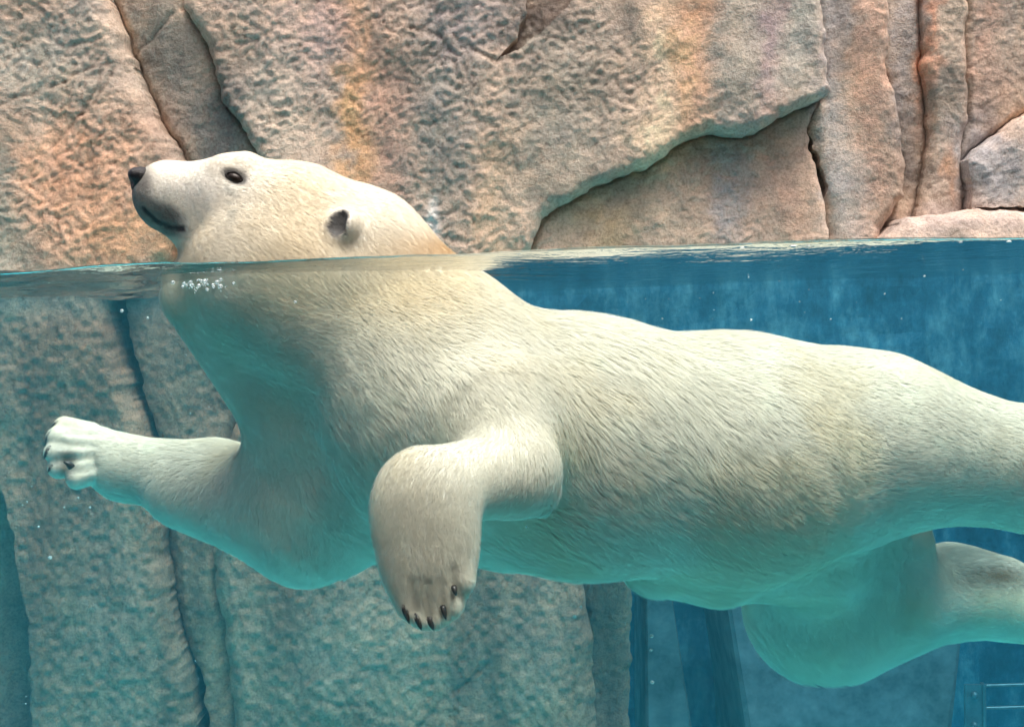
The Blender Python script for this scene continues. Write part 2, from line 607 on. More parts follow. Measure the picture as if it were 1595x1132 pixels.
n_a, n_b, n_c = fbm(P2, 2.2, 4, 71), fbm(P2 * np.array([3.2, 0.8]), 2.0, 4, 81), fbm(P2, 7, 4, 91)
base = lerp(rgb(.37, .295, .235)[None], rgb(.46, .345, .265)[None], smooth(-.35, .35, n_a)[:, None])
base = lerp(base, rgb(.31, .275, .24)[None], (0.6 * smooth(0.0, .45, n_b))[:, None])
STAINS_AND_SHADE = [  # px centre x,y, half sizes, colour, strength
    (120, 300, 130, 130, (.52, .30, .19), .75), (60, 90, 120, 70, (.36, .34, .29), .7), (200, 395, 90, 60, (.50, .30, .18), .7), (15, 330, 40, 120, (.25, .25, .21), .8),
    (235, 60, 40, 90, (.24, .23, .20), .9), (320, 190, 60, 120, (.17, .165, .155), .9),
    (545, 170, 26, 260, (.58, .34, .17), .85), (500, 60, 60, 90, (.46, .33, .30), .6), (600, 240, 45, 180, (.45, .28, .21), .7), (430, 150, 60, 120, (.40, .35, .29), .6),
    (835, 30, 44, 60, (.13, .105, .095), .9), (690, 180, 70, 200, (.28, .26, .23), .8), (790, 300, 40, 120, (.46, .34, .24), .7), (730, 40, 70, 60, (.38, .33, .32), .6), (870, 170, 70, 160, (.27, .25, .21), .75),  # first entry paints in the dark shade of the pocket recess
    (1030, 120, 28, 200, (.60, .45, .32), .8), (1075, 110, 34, 170, (.58, .33, .20), .85), (1015, 225, 40, 60, (.60, .47, .32), .8), (1150, 100, 40, 120, (.36, .32, .27), .8), (1205, 90, 22, 160, (.33, .25, .25), .7),
    (1250, 80, 34, 120, (.40, .38, .33), .7), (960, 330, 50, 60, (.45, .32, .20), .7), (1060, 300, 70, 90, (.32, .27, .22), .7), (1220, 300, 60, 80, (.47, .31, .23), .75), (1150, 320, 30, 90, (.28, .27, .27), .7),
    (1310, 80, 24, 200, (.34, .32, .31), .8), (1365, 150, 26, 220, (.50, .32, .24), .8), (1330, 290, 30, 90, (.36, .34, .33), .6), (1425, 60, 28, 160, (.35, .31, .29), .8), (1430, 220, 30, 60, (.22, .19, .17), .8),
    (1470, 60, 16, 120, (.55, .27, .17), .8), (1495, 140, 26, 46, (.22, .19, .16), .7), (1500, 40, 24, 60, (.48, .38, .29), .7), (1560, 60, 26, 160, (.48, .32, .25), .7), (1560, 270, 70, 70, (.36, .34, .34), .9), (1500, 290, 14, 60, (.50, .30, .20), .7), (1490, 350, 150, 30, (.42, .34, .30), .8),  # second entry paints the shade of a recess that has no geometry
    # below the water
    (100, 560, 50, 180, (.44, .33, .25), .7), (20, 560, 50, 150, (.34, .33, .27), .7), (300, 560, 90, 110, (.27, .29, .26), .7), (110, 900, 36, 260, (.12, .15, .13), .8), (190, 960, 60, 220, (.36, .36, .33), .8),
    (340, 645, 52, 20, (.10, .11, .10), .85), (290, 960, 30, 200, (.17, .20, .18), .8), (560, 1000, 160, 160, (.36, .38, .36), .7), (800, 1000, 90, 140, (.34, .34, .34), .6), (960, 1000, 50, 200, (.10, .14, .11), .9), (20, 1000, 40, 200, (.08, .13, .14), .9)]  # first entry is a hollow's shade painted into the rock colour
vc = base
n_d = fbm(P2, 30, 3, 99)
qx, qy = vpx + 24 * n_c + 24 * n_a + 16 * n_d, vpy + 60 * n_b + 20 * n_c + 16 * n_d
for x, y, sx, sy, c, st in STAINS_AND_SHADE:
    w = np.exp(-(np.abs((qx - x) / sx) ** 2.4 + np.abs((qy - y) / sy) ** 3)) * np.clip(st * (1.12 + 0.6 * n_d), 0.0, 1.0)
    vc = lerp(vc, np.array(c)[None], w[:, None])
vc = vc * (1.36 + 0.30 * n_c[:, None])
vc = lerp(vc, rgb(.78, .78, .76)[None], (0.85 * np.exp(-(np.abs((vpx - 674 + 5 * n_c) / (6 + 5 * smooth(300, 360, vpy))) ** 2.5 + np.abs((vpy - 342) / 34) ** 4)))[:, None])
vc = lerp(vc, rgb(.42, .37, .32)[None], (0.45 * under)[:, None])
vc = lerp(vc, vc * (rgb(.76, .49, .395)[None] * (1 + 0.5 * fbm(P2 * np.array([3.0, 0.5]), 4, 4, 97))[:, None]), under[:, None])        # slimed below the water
wet = smooth(0.05, 0.0, VZ) * smooth(-0.06, -0.01, VZ)
vc = vc * (1 - 0.35 * wet[:, None])
vc = lerp(vc, rgb(.07, .06, .05)[None], (0.35 * crk)[:, None])
vc = np.clip(vc, 0.02, 0.75)

SEGS = [(p[0], p[1], q_[0], q_[1]) for s in SLABS[1:] for p, q_ in zip(s[1], s[1][1:] + s[1][:1])]
rock = thing("rock_wall", (0, YW, FLOOR_Z), "weathered pink and grey moulded rock wall rising behind the swimming bear", "rock wall")
ci, cj = np.divmod(np.arange(len(cid)), NZ - 1)
cid2 = cid.reshape(NX - 1, NZ - 1)
for i, (nm, poly, off, tx, tz, bev, bw, kn) in enumerate(SLABS):
    m = cid == i
    if m.sum() < 4:
        continue
    I, J = ci[m], cj[m]
    q = np.column_stack([I * NZ + J, (I + 1) * NZ + J, (I + 1) * NZ + J + 1, I * NZ + J + 1])
    uq, inv = np.unique(q.ravel(), return_inverse=True)
    fq = inv.reshape(-1, 4)
    x, y = vpx_w[uq].copy(), vpy_w[uq].copy()
    # rim of the slab, drawn onto its outline
    idx = -np.ones(NX * NZ, int)
    idx[uq] = np.arange(len(uq))
    E = []
    pad = np.zeros((NX + 1, NZ + 1), bool)
    pad[1:-1, 1:-1] = cid2 == i
    for dx, dz, a, b in ((-1, 0, (0, 1), (0, 0)), (1, 0, (1, 0), (1, 1)), (0, -1, (0, 0), (1, 0)), (0, 1, (1, 1), (0, 1))):
        nb = pad[1 + dx:NX + dx, 1 + dz:NZ + dz]
        e = (cid2 == i) & ~nb
        ei, ej = np.nonzero(e)
        E.append(np.column_stack([idx[(ei + a[0]) * NZ + ej + a[1]], idx[(ei + b[0]) * NZ + ej + b[1]]]))
    E = np.concatenate(E)
    ue, ie = np.unique(E.ravel(), return_inverse=True)
    sx, sy = x[ue], y[ue]
    bd, bx, by = np.full(len(ue), 1e9), sx.copy(), sy.copy()
    for x0, y0, x1, y1 in SEGS:
        ex, ey = x1 - x0, y1 - y0
        t = np.clip(((sx - x0) * ex + (sy - y0) * ey) / (ex * ex + ey * ey + 1e-9), 0, 1)
        qx_, qy_ = x0 + t * ex, y0 + t * ey
        dd = np.hypot(sx - qx_, sy - qy_)
        b_ = dd < bd
        bd[b_], bx[b_], by[b_] = dd[b_], qx_[b_], qy_[b_]
    mv = bd < 5.5
    dpx, dpy = np.where(mv, bx - sx, 0), np.where(mv, by - sy, 0)
    x[ue] += dpx
    y[ue] += dpy
    pcx, pcy = np.mean([p[0] for p in poly if abs(p[0]) < 1700] or [800]), np.mean([p[1] for p in poly if -200 < p[1] < 1300] or [500])
    Y = YW + off + tx * (x - pcx) / 1000 + tz * (y - pcy) / 1000 + big[uq] + flute[uq]
    if bev:
        t = np.clip(poly_dist(poly, x, y) / bw, 0, 1)
        Y = Y + bev * (1 - t) ** 2.2
    rel = lerp(knob[uq] * kn, knob_u[uq] * (0.5 + kn), under[uq])
    rel[ue] *= 0.3
    Y = Y - rel + 0.005 * crk[uq]
    if nm == "bank":
        Y = Y + 0.05 * smooth(355, 315, y) ** 2
    V = np.column_stack([VX[uq], Y, VZ[uq]])
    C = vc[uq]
    ie = ie.reshape(-1, 2) + len(V)
    mm = (YW - CAM[1]) / F
    V[ue, 0] += (dpx * math.cos(ROLL) - dpy * math.sin(ROLL)) * mm
    V[ue, 2] += (-dpx * math.sin(ROLL) - dpy * math.cos(ROLL)) * mm
    # sides of the slab, running back into the wall (rim doubled so the edge stays crisp)
    nB = len(ue)
    rim = V[ue]
    C = np.vstack([C, C[ue], C[ue] * 0.95, C[ue] * 0.9])
    V = np.vstack([V, rim, rim + np.array([0, 0.05, 0]), rim + np.array([0, 0.34, 0])])
    sk1 = np.column_stack([ie[:, 0], ie[:, 1], ie[:, 1] + nB, ie[:, 0] + nB])
    sk2 = sk1 + nB
    fq = np.vstack([fq, sk1, sk2])
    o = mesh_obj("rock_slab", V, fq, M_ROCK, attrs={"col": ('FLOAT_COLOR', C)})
    keep(o, rock)

# ------------------------------------------------------------------ concrete block, reflection pillar and steel frame under water
def prism(name, pts, y0, y1, mat, label, cat):
    """a block with a bevelled front whose front outline is pts (X,Z), from depth y0 to y1"""
    p = np.array(pts)
    c = p.mean(0)
    b = 0.012
    n = len(p)
    inn = p + (c - p) / np.linalg.norm(c - p, axis=1)[:, None] * b * 1.4
    V = np.vstack([np.column_stack([inn[:, 0], np.full(n, y0), inn[:, 1]]), np.column_stack([p[:, 0], np.full(n, y0 + b), p[:, 1]]), np.column_stack([p[:, 0], np.full(n, y1), p[:, 1]])])
    Fc = [tuple(range(n))]
    for k in range(2):
        for i in range(n):
            j = (i + 1) % n
            Fc.append((k * n + i, (k + 1) * n + i, (k + 1) * n + j, k * n + j))
    Fc.append(tuple(range(3 * n - 1, 2 * n - 1, -1)))
    o = mesh_obj(name, V, Fc, mat, smooth_shade=False)
    return tag(o, label, cat)


def pxz(pts, Y):
    return [tuple(at(x, y, Y)[[0, 2]]) for x, y in pts]


def down(pts, Y):
    """outline on plane Y whose last two points are carried down to the floor"""
    r = pxz(pts, Y)
    return r


prism("concrete_block", down([(1128, 905), (1470, 880), (1500, 985), (1484, 1132), (1470, 1330), (1175, 1330), (1162, 1132)], 1.72), 1.72, 2.4, M_CONC,
      "wide grey concrete block standing under water below the hind leg", "concrete block")
prism("reflection_pillar", down([(1006, 845), (1036, 850), (1052, 960), (1078, 1132), (1100, 1330), (1010, 1330), (1006, 1132)], 1.9), 1.9, 2.3, M_CONC,  # pillar shape stands in for a reflection on the window glass
      "narrow pale pillar built in place of a window reflection, between rock wall and concrete block", "pillar")

gate = thing("steel_frame", at(1520, 1300, 1.66), "bolted steel frame under water in the bottom right corner", "metal frame")


def bar(name, p0, p1, w, d, mat, root):
    """flat bar from p0 to p1 (front face), w wide, d deep, chamfered"""
    p0, p1 = np.array(p0), np.array(p1)
    ax = (p1 - p0) / np.linalg.norm(p1 - p0)
    sd = np.cross(ax, [0, 1, 0])
    c = min(w, d) * 0.2
    prof = [(-w / 2 + c, 0), (w / 2 - c, 0), (w / 2, c), (w / 2, d), (-w / 2, d), (-w / 2, c)]
    V = [p + sd * a + np.array([0, b, 0]) for p in (p0, p1) for a, b in prof]
    n = len(prof)
    Fc = [(i, (i + 1) % n, n + (i + 1) % n, n + i) for i in range(n)] + [tuple(range(n))[::-1], tuple(range(n, 2 * n))]
    return keep(mesh_obj(name, np.array(V), Fc, mat, smooth_shade=False), root)


post = bar("post", at(1519, 1066, 1.66), at(1521, 1320, 1.66), 0.066, 0.012, M_STEEL, gate)
es = bar("edge_strip", at(1534, 1066, 1.652), at(1536, 1320, 1.652), 0.010, 0.03, M_STEEL, gate)
es.parent = post
es.matrix_parent_inverse = Matrix.Identity(4)
for y in (1068, 1103, 1140, 1180, 1222, 1266):
    bar("rail", at(1537, y, 1.67), at(1760, y - 6, 1.67), 0.009, 0.012, M_STEEL, gate)
for y in (1082, 1129, 1180, 1236):
    a = at(1518, y, 1.655)
    k = 10
    an = np.arange(k) * 2 * math.pi / k
    V = np.vstack([np.column_stack([a[0] + r * np.cos(an), np.full(k, a[1] + dy), a[2] + r * np.sin(an)]) for r, dy in ((0.011, 0.004), (0.011, -0.004), (0.007, -0.010))])
    Fc = [(i, (i + 1) % k, k + (i + 1) % k, k + i) for i in range(k)] + [(k + i, k + (i + 1) % k, 2 * k + (i + 1) % k, 2 * k + i) for i in range(k)] + [tuple(range(2 * k, 3 * k))]
    mesh_obj("bolt", V, Fc, M_STEEL, post)

# ------------------------------------------------------------------ the bear: a smooth union of tapered limbs, drawn out as one skin
PR = []


def pr(a, ra, b=None, rb=None, k=0.05, sq=0.9, flow=None, L=0.02, lift=0.3):
    """tapered limb from pixel/depth point a (radius ra px) to b; sq narrows it across the depth"""
    b = a if b is None else b
    rb = ra if rb is None else rb
    A, B = at(*a), at(*b)
    Ra, Rb = ra * (a[2] - CAM[1]) / F, rb * (b[2] - CAM[1]) / F
    fl = np.array(flow, float) if flow is not None else (B - A)
    nrm = np.linalg.norm(fl)
    fl = fl / nrm if nrm > 1e-6 else np.array([1.0, 0, -0.3])
    PR.append(dict(a=A, b=B, ra=Ra, rb=Rb, k=k, sq=sq, flow=fl, L=L, lift=lift))


BACKF, FLANK, DOWN = (1, 0.3, -0.15), (0.75, 0.1, -0.75), (0.2, 0, -1)
# trunk
pr((700, 655, -.02), 190, (900, 694, .04), 191, .06, .92, FLANK, .040)
pr((900, 694, .04), 191, (1130, 716, .12), 184, .06, .92, FLANK, .042)
pr((1130, 716, .12), 182, (1360, 692, .21), 128, .06, .92, (0.9, .2, -.45), .026)
pr((1180, 712, .14), 176, (1290, 700, .18), 152, .06, .92, (0.9, .2, -.45), .024)
pr((1360, 692, .21), 128, (1500, 718, .26), 96, .06, .95, (1, .1, -.25), .022)
pr((570, 742, .05), 98, (770, 772, .10), 108, .06, .9, (0.8, 0, -.5), .03)
pr((1020, 880, .14), 42, (1100, 868, .18), 54, .08, 1.0, DOWN, .03)
pr((1120, 850, .22), 78, (1260, 850, .34), 90, .08, 1.0, (0.5, 0, -.8), .03)
# chest, neck
pr((545, 690, .08), 140, (520, 742, .10), 142, .06, .72, (0.1, 0, -1), .028)
pr((495, 830, .10), 58, (480, 850, .12), 36, .06, 1.0, (0.1, 0, -1), .04)
pr((430, 428, -.02), 140, (655, 570, -.01), 152, .09, .84, (0.9, 0, -.5), .022)
pr((305, 462, 0.0), 52, (480, 610, .05), 118, .06, .72, (0.7, 0, -.6), .02)
# head
pr((455, 354, -.02), 97, (560, 404, -.02), 102, .03, .84, (1, 0, -.45), .016)
pr((560, 404, -.02), 98, (690, 500, .0), 85, .06, .8, (1, .1, -.3), .012)
pr((372, 320, -.02), 74, (455, 354, -.02), 97, .03, .84, (1, 0, -.4), .013)
pr((268, 304, -.02), 51, (372, 320, -.02), 73, .03, .74, (1, 0, -.25), .005, .2)
pr((256, 303, -.02), 49, (266, 305, -.02), 50, .015, .78, (1, 0, -.25), .003, .2)
pr((350, 264, -.05), 20, (382, 262, -.05), 23, .02, 1.0, (1, 0, -.1), .006)
pr((350, 264, .01), 20, (382, 262, .01), 23, .02, 1.0, (1, 0, -.1), .006)
pr((264, 326, -.02), 30, (344, 368, -.02), 60, .03, .8, (1, 0, -.4), .006, .2)
pr((450, 392, -.07), 56, (510, 420, -.07), 66, .05, 1.0, (0.7, 0, -.8), .016)
# near shoulder, arm and paw
pr((690, 605, -.05), 118, (762, 664, -.17), 100, .10, .9, (0.75, 0, -.7), .028)
pr((762, 664, -.20), 102, (803, 733, -.30), 60, .05, .95, (0.4, 0, -.9), .024)
pr((803, 733, -.30), 60, (664, 764, -.41), 64, .04, .95, (-.4, -.2, -.8), .015)
pr((816, 748, -.29), 40, (838, 764, -.28), 24, .03, 1.0, (0.6, 0, -.8), .034, .5)
pr((656, 792, -.43), 70, (666, 850, -.44), 66, .05, .55, None, .014)
pr((664, 840, -.443), 64, (668, 900, -.449), 60, .05, .48, None, .013)
for (x0, y0, x1, y1, r) in ((630, 875, 636, 943, 18), (650, 880, 657, 957, 19), (674, 880, 680, 957, 19), (696, 875, 702, 941, 19), (712, 862, 719, 902, 17)):
    pr((x0, y0 + 14, -.452), r + 1, (x1, y1, -.460), r, .014, .9, None, .012)
# far arm and paw
pr((470, 790, .17), 94, (335, 753, .27), 62, .10, .9, None, .026)
pr((335, 751, .27), 62, (195, 729, .30), 47, .03, .95, None, .020)
pr((470, 812, .13), 78, (290, 768, .25), 50, .05, 1.0, (-.3, 0, -.9), .024)
pr((198, 730, .30), 46, (152, 708, .30), 43, .025, .85, None, .014)
for (x0, y0, x1, y1, r, dy) in ((140, 678, 101, 665, 16, .0), (130, 690, 91, 681, 17, -.02), (126, 705, 87, 704, 17, -.03), (130, 720, 93, 728, 17, -.03), (142, 733, 122, 743, 18, -.035)):
    pr((x0, y0, .30 + dy), r + 4, (x1, y1, .29 + dy), r, .007, .95, None, .008)
# near hind leg, trailing to the right
pr((1390, 684, .13), 106, (1620, 733, .18), 88, .06, .85, (1, 0, -.25), .022)
pr((1620, 733, .18), 88, (1800, 800, .18), 68, .05, .9, None, .02)
pr((1800, 800, .18), 66, (1930, 860, .20), 56, .04, .9, None, .014)
pr((1930, 860, .22), 54, (2000, 920, .22), 44, .03, .8, None, .010)
# far hind leg, folded below
pr((1275, 790, .46), 132, (1278, 940, .50), 119, .06, .9, (0.3, 0, -1), .028)
pr((1300, 946, .50), 106, (1490, 926, .56), 63, .06, .9, (1, 0, -.3), .024)
pr((1385, 850, .50), 66, (1375, 930, .50), 80, .05, .9, (0.4, 0, -.9), .024)
pr((1482, 888, .56), 38, (1560, 905, .56), 36, .05, .9, (1, 0, -.2), .014)
pr((1490, 928, .56), 63, (1640, 945, .58), 58, .03, .8, None, .014)
pr((1640, 945, .58), 56, (1730, 985, .58), 48, .03, .7, None, .010)
# tail
pr((1500, 690, .44), 50, (1590, 730, .50), 24, .04, 1.0, None, .03)


def prim_d(p, P):
    s = np.array([1, 1 / p['sq'], 1], np.float32)
    A, B = (p['a'] * s).astype(np.float32), (p['b'] * s).astype(np.float32)
    Q = P * s
    ab = B - A
    L2 = float(ab @ ab)
    t = np.clip(((Q - A) @ ab) / L2, 0, 1) if L2 > 1e-9 else np.zeros(Q.shape[:-1], np.float32)
    d = Q - A - t[..., None] * ab
    return (np.sqrt((d * d).sum(-1)) - (p['ra'] + (p['rb'] - p['ra']) * t)) * (0.5 + 0.5 * p['sq'])


def smin(a, b, k):
    h = np.maximum(k - np.abs(a - b), 0) / k
    return np.minimum(a, b) - h * h * k * 0.25


CARVE = []     # (a, b, radius, k) grooves cut out of the skin


def carve_d(c, P):
    A, B = c[0].astype(np.float32), c[1].astype(np.float32)
    ab = B - A
    L2 = float(ab @ ab) + 1e-12
    t = np.clip(((P - A) @ ab) / L2, 0, 1)
    d = P - A - t[..., None] * ab
    return np.sqrt((d * d).sum(-1)) - c[2]


def sdf(P, carve=True):
    d = None
    for p in PR:
        q = prim_d(p, P)
        d = q if d is None else smin(d, q, p['k'])
    if carve:
        for c in CARVE:
            d = -smin(-d, carve_d(c, P), c[3])
    return d


def hit(px, py, y0=-0.62):
    """where the line of sight through a pixel meets the bear"""
    dirv = at(px, py, 1.0) - CAM
    dirv /= np.linalg.norm(dirv)
    p = at(px, py, y0)
    for _ in range(120):
        d = float(sdf(p[None].astype(np.float32), True)[0])
        if d < 0.0004:
            return p
        p = p + dirv * d * 0.8
        if p[1] > 1:
            break
    return None


def grad(P, e=0.002):
    g = np.zeros_like(P)
    for k in ((1, -1, -1), (-1, -1, 1), (-1, 1, -1), (1, 1, 1)):
        dv = np.array(k, np.float32)
        g += dv * sdf(P + dv * np.float32(e))[:, None]
    return g / (np.linalg.norm(g, axis=1)[:, None] + 1e-9)


# ears: a raised rim with a hollow
ear_c = hit(531, 353)
ear_n = grad(ear_c[None].astype(np.float32))[0].astype(float)
for sgn in (1, -1):
    c0 = ear_c.copy()
    nn = ear_n.copy()
    if sgn < 0:
        c0[1] = -0.04 - ear_c[1]
        nn[1] *= -1
    PR.append(dict(a=c0 - nn * 0.022 + np.array([.010, 0, .002]), b=c0 + nn * 0.000 + np.array([.006, 0, .002]), ra=0.035, rb=0.030, k=0.022, sq=1.0, flow=np.array([.8, 0, -.6]), L=.008, lift=.3))
    CARVE.append((c0 + nn * 0.023 + np.array([-.006, 0, .009]), c0 + nn * 0.026 + np.array([-.010, 0, -.011]), 0.018, 0.005))
# eye socket and mouth line
eye_c = hit(364, 275)
eye_n = grad(eye_c[None].astype(np.float32))[0].astype(float)
CARVE.append((eye_c + eye_n * 0.009 + np.array([-.012, 0, .003]), eye_c + eye_n * 0.009 + np.array([.010, 0, -.006]), 0.013, 0.012))
far_eye = eye_c.copy(); far_eye[1] = -0.04 - eye_c[1]
fen = eye_n.copy(); fen[1] *= -1
CARVE.append((far_eye + fen * 0.009 + np.array([-.012, 0, .003]), far_eye + fen * 0.009 + np.array([.010, 0, -.006]), 0.013, 0.012))
MOUTH = [hit(224, 326), hit(242, 344), hit(262, 354), hit(284, 357)]
MOUTH = [m if m is not None else at(222, 325, -.05) for m in MOUTH]
for a, b in zip(MOUTH[:-1], MOUTH[1:]):
    CARVE.append((a, b, 0.0015, 0.005))

for gp in (((642, 908), (646, 948)), ((664, 908), (669, 958)), ((687, 908), (691, 952)), ((706, 888), (711, 925))):
    h_ = [hit(*g_) for g_ in gp]
    for a, b in zip(h_[:-1], h_[1:]):
        if a is not None and b is not None:
            CARVE.append((a + np.array([0, -.0080, .004]), b + np.array([0, -.0035, 0]), 0.0070, 0.010))
for gp in (((150, 676), (112, 673)), ((146, 694), (104, 692)), ((146, 712), (104, 716)), ((150, 728), (118, 734))):
    h_ = [hit(*g_) for g_ in gp]
    if h_[0] is not None and h_[1] is not None:
        CARVE.append((h_[0] + np.array([0, -.0045, .001]), h_[1] + np.array([0, -.0045, 0]), 0.0070, 0.012))


def surface_nets(lo, hi, h):
    n = np.ceil((np.array(hi) - lo) / h).astype(int)
    Fd = np.full(n, 0.5, np.float32)
    ax = [(lo[k] + h * np.arange(n[k])).astype(np.float32) for k in range(3)]

    def region(a, b, rad):
        i0 = np.maximum(0, ((np.minimum(a, b) - rad - lo) / h).astype(int))
        i1 = np.minimum(n, ((np.maximum(a, b) + rad - lo) / h).astype(int) + 2)
        sl = tuple(slice(i0[k], max(i0[k], i1[k])) for k in range(3))
        G = np.stack(np.meshgrid(*[ax[k][sl[k]] for k in range(3)], indexing='ij'), -1)
        return sl, G
    for p in PR:
        sl, G = region(p['a'], p['b'], max(p['ra'], p['rb']) + p['k'] + 0.03)
        if G.size:
            Fd[sl] = smin(Fd[sl], prim_d(p, G), p['k'])
    for c in CARVE:
        sl, G = region(c[0], c[1], c[2] + c[3] + 0.02)
        if G.size:
            Fd[sl] = -smin(-Fd[sl], carve_d(c, G), c[3])
    ins = Fd < 0
    s = np.zeros(tuple(n - 1), np.int8)
    for dx in (0, 1):
        for dy in (0, 1):
            for dz in (0, 1):
                s += ins[dx:n[0] - 1 + dx, dy:n[1] - 1 + dy, dz:n[2] - 1 + dz]
    act = (s > 0) & (s < 8)
    idx = np.argwhere(act)
    num = np.full(tuple(n - 1), -1, np.int32)
    num[act] = np.arange(len(idx))
    acc = np.zeros((len(idx), 3), np.float32)
    cnt = np.zeros(len(idx), np.float32)
    cor = [(a, b, c) for a in (0, 1) for b in (0, 1) for c in (0, 1)]
    for c0 in cor:
        for k in range(3):
            if c0[k] == 0:
                c1 = list(c0)
                c1[k] = 1
                f0 = Fd[idx[:, 0] + c0[0], idx[:, 1] + c0[1], idx[:, 2] + c0[2]]
                f1 = Fd[idx[:, 0] + c1[0], idx[:, 1] + c1[1], idx[:, 2] + c1[2]]
                m = (f0 < 0) != (f1 < 0)
                t = f0[m] / (f0[m] - f1[m])
                pt = np.tile(np.array(c0, np.float32), (m.sum(), 1))
                pt[:, k] = t
                acc[m] += pt
                cnt[m] += 1
    V = (acc / cnt[:, None] + idx) * h + lo
    Q = []
    for k in range(3):
        a, b = (k + 1) % 3, (k + 2) % 3
        s0 = [slice(None)] * 3
        s1 = [slice(None)] * 3
        s0[k], s1[k] = slice(0, -1), slice(1, None)
        e = np.argwhere(ins[tuple(s0)] != ins[tuple(s1)])
        e = e[(e[:, a] > 0) & (e[:, b] > 0) & (e[:, a] < n[a] - 1) & (e[:, b] < n[b] - 1)]
        fl = ins[e[:, 0], e[:, 1], e[:, 2]]
        def cc(da, db):
            q = e.copy()
            q[:, a] += da
            q[:, b] += db
            return num[q[:, 0], q[:, 1], q[:, 2]]
        q = np.column_stack([cc(-1, -1), cc(0, -1), cc(0, 0), cc(-1, 0)])
        q[~fl] = q[~fl][:, ::-1]
        Q.append(q)
    return V.astype(np.float32), np.concatenate(Q)


BV, BF = surface_nets(np.array([-1.02, -0.58, -0.95]), np.array([1.95, 0.80, 0.36]), 0.0064)
BV = BV - grad(BV) * np.clip(sdf(BV), -0.004, 0.004)[:, None]
BN = grad(BV).astype(np.float32)
BV = BV + BN * (smooth(-0.30, -0.10, BV[:, 0]) * 0.002 * fbm(BV, 11, 3, 95))[:, None].astype(np.float32)

# fur direction, length, colour from the limbs nearest to each point
W = np.zeros(len(BV), np.float32)
FL = np.zeros((len(BV), 3), np.float32)
LN = np.zeros(len(BV), np.float32)
LF = np.zeros(len(BV), np.float32)
for p in PR:
    d = prim_d(p, BV)
    w = np.exp(-np.maximum(d, 0) / 0.016) + 1e-6
    W += w
    FL += w[:, None] * p['flow'].astype(np.float32)
    LN += w * p['L']
    LF += w * p['lift']
FL /= W[:, None]
LN /= W
LF /= W
bqx, bqy = to_px(BV[:, 0], BV[:, 2], BV[:, 1])
near = BN[:, 1] < 0.35


def blob(x, y, sx, sy, pw=2.0):
    return np.exp(-(np.abs((bqx - x) / sx) ** pw + np.abs((bqy - y) / sy) ** pw))


bn1, bn2 = fbm(BV, 5, 3, 101), fbm(BV, 22, 3, 111)
cream = np.tile(rgb(.92, .89, .79), (len(BV), 1))
cream = lerp(cream, rgb(.87, .77, .56)[None], (0.42 * smooth(-.1, .5, bn1) * (1 - 0.9 * np.clip(blob(665, 850, 110, 140, 4), 0, 1)))[:, None])
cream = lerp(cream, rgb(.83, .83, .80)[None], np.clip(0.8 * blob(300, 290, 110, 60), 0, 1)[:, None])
cream = lerp(cream, rgb(.76, .62, .38)[None], np.clip(0.55 * blob(640, 450, 120, 60), 0, 1)[:, None])
wetpatch = np.clip(blob(720, 385, 90, 24) * (BV[:, 2] > -0.02), 0, 1)
cream = lerp(cream, rgb(.60, .44, .24)[None], 0.9 * wetpatch[:, None])
cream *= (1 + 0.06 * bn2[:, None])
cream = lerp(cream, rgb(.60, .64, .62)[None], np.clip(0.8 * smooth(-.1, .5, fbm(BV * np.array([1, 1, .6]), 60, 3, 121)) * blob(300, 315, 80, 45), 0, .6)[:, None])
dark = np.zeros(len(BV))
for m0, m1 in zip(MOUTH[:-1], MOUTH[1:]):
    dark = np.maximum(dark, smooth(0.013, 0.004, carve_d((m0, m1, 0.0, 0), BV)))
lt = bqy + 7 * bn2 - (287 + (bqx - 215) * 0.62)
lip = smooth(-3, 15, lt) * smooth(298, 272, bqx + 5 * bn2) * smooth(376, 362, bqy) * (0.95 + 0.2 * bn2)
lip = np.clip(np.maximum(lip, blob(222, 284, 16, 26, 3)), 0, 1) * (BV[:, 0] < -0.55)
dark = np.maximum(dark, 0.85 * lip)
for c in CARVE[:2]:
    dark = np.maximum(dark, 0.97 * smooth(0.006, 0.0005, carve_d(c, BV)))
for ec in (eye_c, far_eye):
    q = BV - ec
    dark = np.maximum(dark, 0.9 * smooth(1.25, 0.75, np.sqrt((q[:, 0] / 0.027) ** 2 + (q[:, 1] / 0.02) ** 2 + ((q[:, 2] + .4 * q[:, 0]) / 0.0155) ** 2)))
cream = lerp(cream, rgb(.055, .058, .062)[None], dark[:, None])
pad = np.clip(0.85 * blob(104, 722, 14, 22, 3) * (BV[:, 1] < 0.32) + 0.8 * blob(1535, 895, 52, 22, 2.5) + 0.6 * blob(1600, 900, 50, 20), 0, 1)
cream = lerp(cream, rgb(.13, .09, .055)[None], 1.0 * pad[:, None])
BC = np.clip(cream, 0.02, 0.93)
bald = np.maximum.reduce([dark * 1.2, pad * 1.1, 0 * dark])

bear = thing("polar_bear", at(800, 690, 0.1), "cream white polar bear swimming with its head above the water", "polar bear")
body = keep(mesh_obj("body", BV, BF, M_HIDE, attrs={"col": ('FLOAT_COLOR', BC)}), bear)

